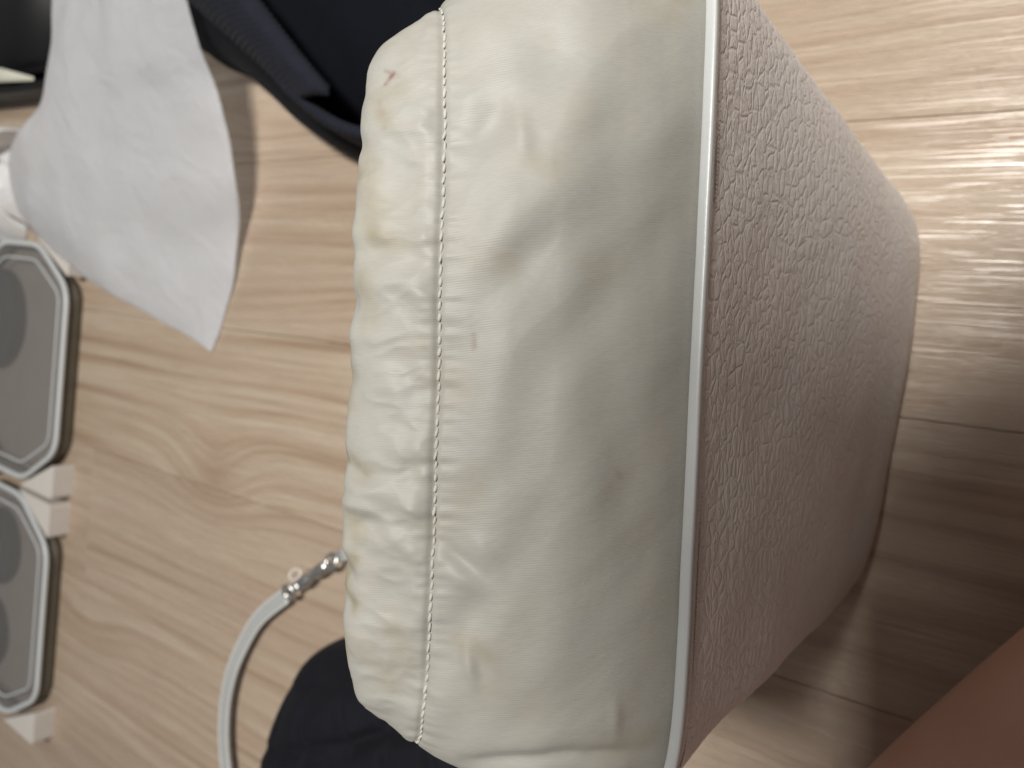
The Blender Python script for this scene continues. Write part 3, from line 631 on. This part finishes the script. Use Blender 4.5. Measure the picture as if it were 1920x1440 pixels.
# ------------------------------------------------------------------ the photographer, sitting cross-legged (only a shin reaches the picture)
def skin_person():
    pts = {}; edges = []; rad = {}
    def P(n, co, r): pts[n] = co; rad[n] = r if isinstance(r, tuple) else (r, r)
    def E(*ns):
        for a_, b_ in zip(ns, ns[1:]): edges.append((a_, b_))
    P('pelvis', (-0.02, -0.60, 0.13), (0.15, 0.11)); P('waist', (-0.01, -0.57, 0.28), (0.125, 0.095)); P('chest', (0.0, -0.44, 0.44), (0.14, 0.10)); P('neck0', (0.01, -0.355, 0.565), 0.060); P('neck', (0.035, -0.285, 0.615), 0.036); P('nape', (0.055, -0.225, 0.655), 0.036)
    P('head0', (0.078, -0.155, 0.690), (0.080, 0.080)); P('head', (0.09, -0.085, 0.728), (0.094, 0.098)); P('crown', (0.095, -0.035, 0.765), (0.062, 0.070))
    P('jaw', (0.062, -0.110, 0.655), 0.046); P('nose', (0.062, -0.052, 0.662), 0.014)
    E('pelvis', 'waist', 'chest', 'neck0', 'neck', 'nape', 'head0', 'head', 'crown'); E('head0', 'jaw'); E('head', 'nose')
    for s, tag_ in ((-1, 'l'), (1, 'r')):
        P('hip' + tag_, (s * 0.11 - 0.02, -0.55, 0.12), 0.09)
        kn = (-0.405, 0.150, 0.080) if s < 0 else (0.44, -0.12, 0.085)
        mt = tuple((np.array((s * 0.11 - 0.02, -0.55, 0.12)) + np.array(kn)) / 2 + np.array((0, 0, 0.01)))
        P('thigh' + tag_, mt, 0.077); P('knee' + tag_, kn, 0.056)
        cf, an, ft, toe = (((-0.203, -0.002, 0.066), (-0.010, -0.128, 0.044), (0.05, -0.175, 0.034), (0.12, -0.205, 0.024)) if s < 0 else ((0.27, -0.22, 0.058), (0.10, -0.30, 0.040), (0.03, -0.335, 0.034), (-0.05, -0.36, 0.024)))
        P('calf' + tag_, cf, 0.064); P('ankle' + tag_, an, 0.033); P('foot' + tag_, ft, (0.036, 0.028)); P('toe' + tag_, toe, (0.034, 0.016))
        E('pelvis', 'hip' + tag_, 'thigh' + tag_, 'knee' + tag_, 'calf' + tag_, 'ankle' + tag_, 'foot' + tag_, 'toe' + tag_)
        hx = -0.037 + s * 0.098; O = np.array((hx, 0.012 if s > 0 else 0.004, 0.492))     # the grip on this end of the phone
        P('sh' + tag_, (s * 0.165, -0.40, 0.53), 0.052); P('el' + tag_, (s * 0.255 - 0.03, -0.22, 0.37), 0.038); P('wr' + tag_, tuple(O + np.array((s * 0.045, -0.065, -0.035))), 0.026); P('palm' + tag_, tuple(O + np.array((s * 0.018, -0.020, -0.010))), (0.032, 0.018))
        E('chest', 'sh' + tag_, 'el' + tag_, 'wr' + tag_, 'palm' + tag_)
        for k in range(4):
            f = k - 1.5; up_ = np.array((0, 0.83, 0.56)) * (0.018 * f)
            b0 = O + up_ + np.array((s * 0.012, 0, 0)); b1 = b0 + np.array((-s * 0.004, 0.006, -0.004)); b2 = b1 + np.array((-s * (0.016 - 0.003 * abs(f - .5)), -0.006, 0.004))
            P(f'f{k}a' + tag_, tuple(b0), 0.0095); P(f'f{k}b' + tag_, tuple(b1), 0.0085); P(f'f{k}c' + tag_, tuple(b2), 0.0072); E('palm' + tag_, f'f{k}a' + tag_, f'f{k}b' + tag_, f'f{k}c' + tag_)
        P('t0' + tag_, tuple(O + np.array((s * 0.008, -0.052, -0.012))), 0.012); P('t1' + tag_, tuple(O + np.array((-s * 0.010, -0.050, 0.000))), 0.0098); P('t2' + tag_, tuple(O + np.array((-s * 0.028, -0.044, 0.004))), 0.0082); E('palm' + tag_, 't0' + tag_, 't1' + tag_, 't2' + tag_)
    names = list(pts); ix = {n: i for i, n in enumerate(names)}
    me = bpy.data.meshes.new('person_cage'); me.from_pydata([pts[n] for n in names], [(ix[a_], ix[b_]) for a_, b_ in edges], [])
    o = bpy.data.objects.new('person_cage', me); col.objects.link(o)
    o.modifiers.new('k', 'SKIN')
    sv = me.skin_vertices[0].data
    for i, n in enumerate(names): sv[i].radius = rad[n]; sv[i].use_root = (n == 'pelvis')
    o.modifiers.new('s', 'SUBSURF').levels = 4
    o.modifiers['s'].render_levels = 4
    dg = bpy.context.evaluated_depsgraph_get(); ev = o.evaluated_get(dg)
    m2 = bpy.data.meshes.new_from_object(ev); bpy.data.objects.remove(o)
    return m2
pmesh = skin_person(); pmesh.name = 'person'
pmesh.materials.clear()
for k in ('skin', 'shirt'): pmesh.materials.append(MAT[k])
for pl in pmesh.polygons:
    c = pl.center
    torso = c.y < -0.25 and c.z < 0.575 - 0.25 * max(0, c.y + 0.40) and (c.z > 0.30 or abs(c.x + 0.02) < 0.16) and abs(c.x) < 0.255
    shorts = c.y < -0.20 and c.z < 0.30 and (c.y < -0.40 or abs(c.x) > 0.16)
    pl.material_index = 1 if (torso or shorts) else 0
per = link('person', pmesh); tag(per, 'bare shin of a person sitting cross-legged at the picture corner', 'person')
bm = bmesh.new(); bmesh.ops.create_uvsphere(bm, u_segments=48, v_segments=32, radius=1)
face = Vector((-0.30, 0.42, -0.86)).normalized()
for v_ in bm.verts:
    n_ = v_.co.normalized(); k_ = 1.0 if n_.dot(face) < 0.25 else max(0.80, 1.0 - 0.5 * (n_.dot(face) - 0.25))
    k_ *= 1 + 0.03 * noise.noise(n_ * 7) + 0.012 * math.sin(24 * math.atan2(n_.x, n_.y))
    v_.co = Vector((n_.x * 0.104, n_.y * 0.118, n_.z * 0.104)) * k_ + Vector((0.088, -0.098, 0.738)) - face * 0.008
hm = bpy.data.meshes.new('hair'); bm.to_mesh(hm); bm.free(); link('hair', hm, MAT['hair'], per)
ph = empty('smartphone', (0.0, 0.0, CAMH)); tag(ph, 'dark phone held above the bag by the seated person', 'phone')
bm = bmesh.new(); box_bm(bm, -0.112, 0.038, -0.010, 0.068, 0.006, 0.014, 0.003)
me = bpy.data.meshes.new('shell'); bm.to_mesh(me); bm.free(); o = link('shell', me, MAT['phone'], ph, smooth=False)
tube('lens_ring', [(0.0085 * math.cos(2 * math.pi * k / 24), 0.0085 * math.sin(2 * math.pi * k / 24), 0.005) for k in range(24)], circ(0.0012, 8), MAT['steel'], ph, closed=True)
ph.matrix_world = Matrix.Translation((0, 0, CAMH)) @ Matrix((Vector((1, 0, 0)), upv, -fw)).transposed().to_4x4()

# ------------------------------------------------------------------ render
sc.render.engine = 'CYCLES'
sc.cycles.max_bounces = 8; sc.cycles.transparent_max_bounces = 8
sc.render.resolution_x = 1024; sc.render.resolution_y = 768
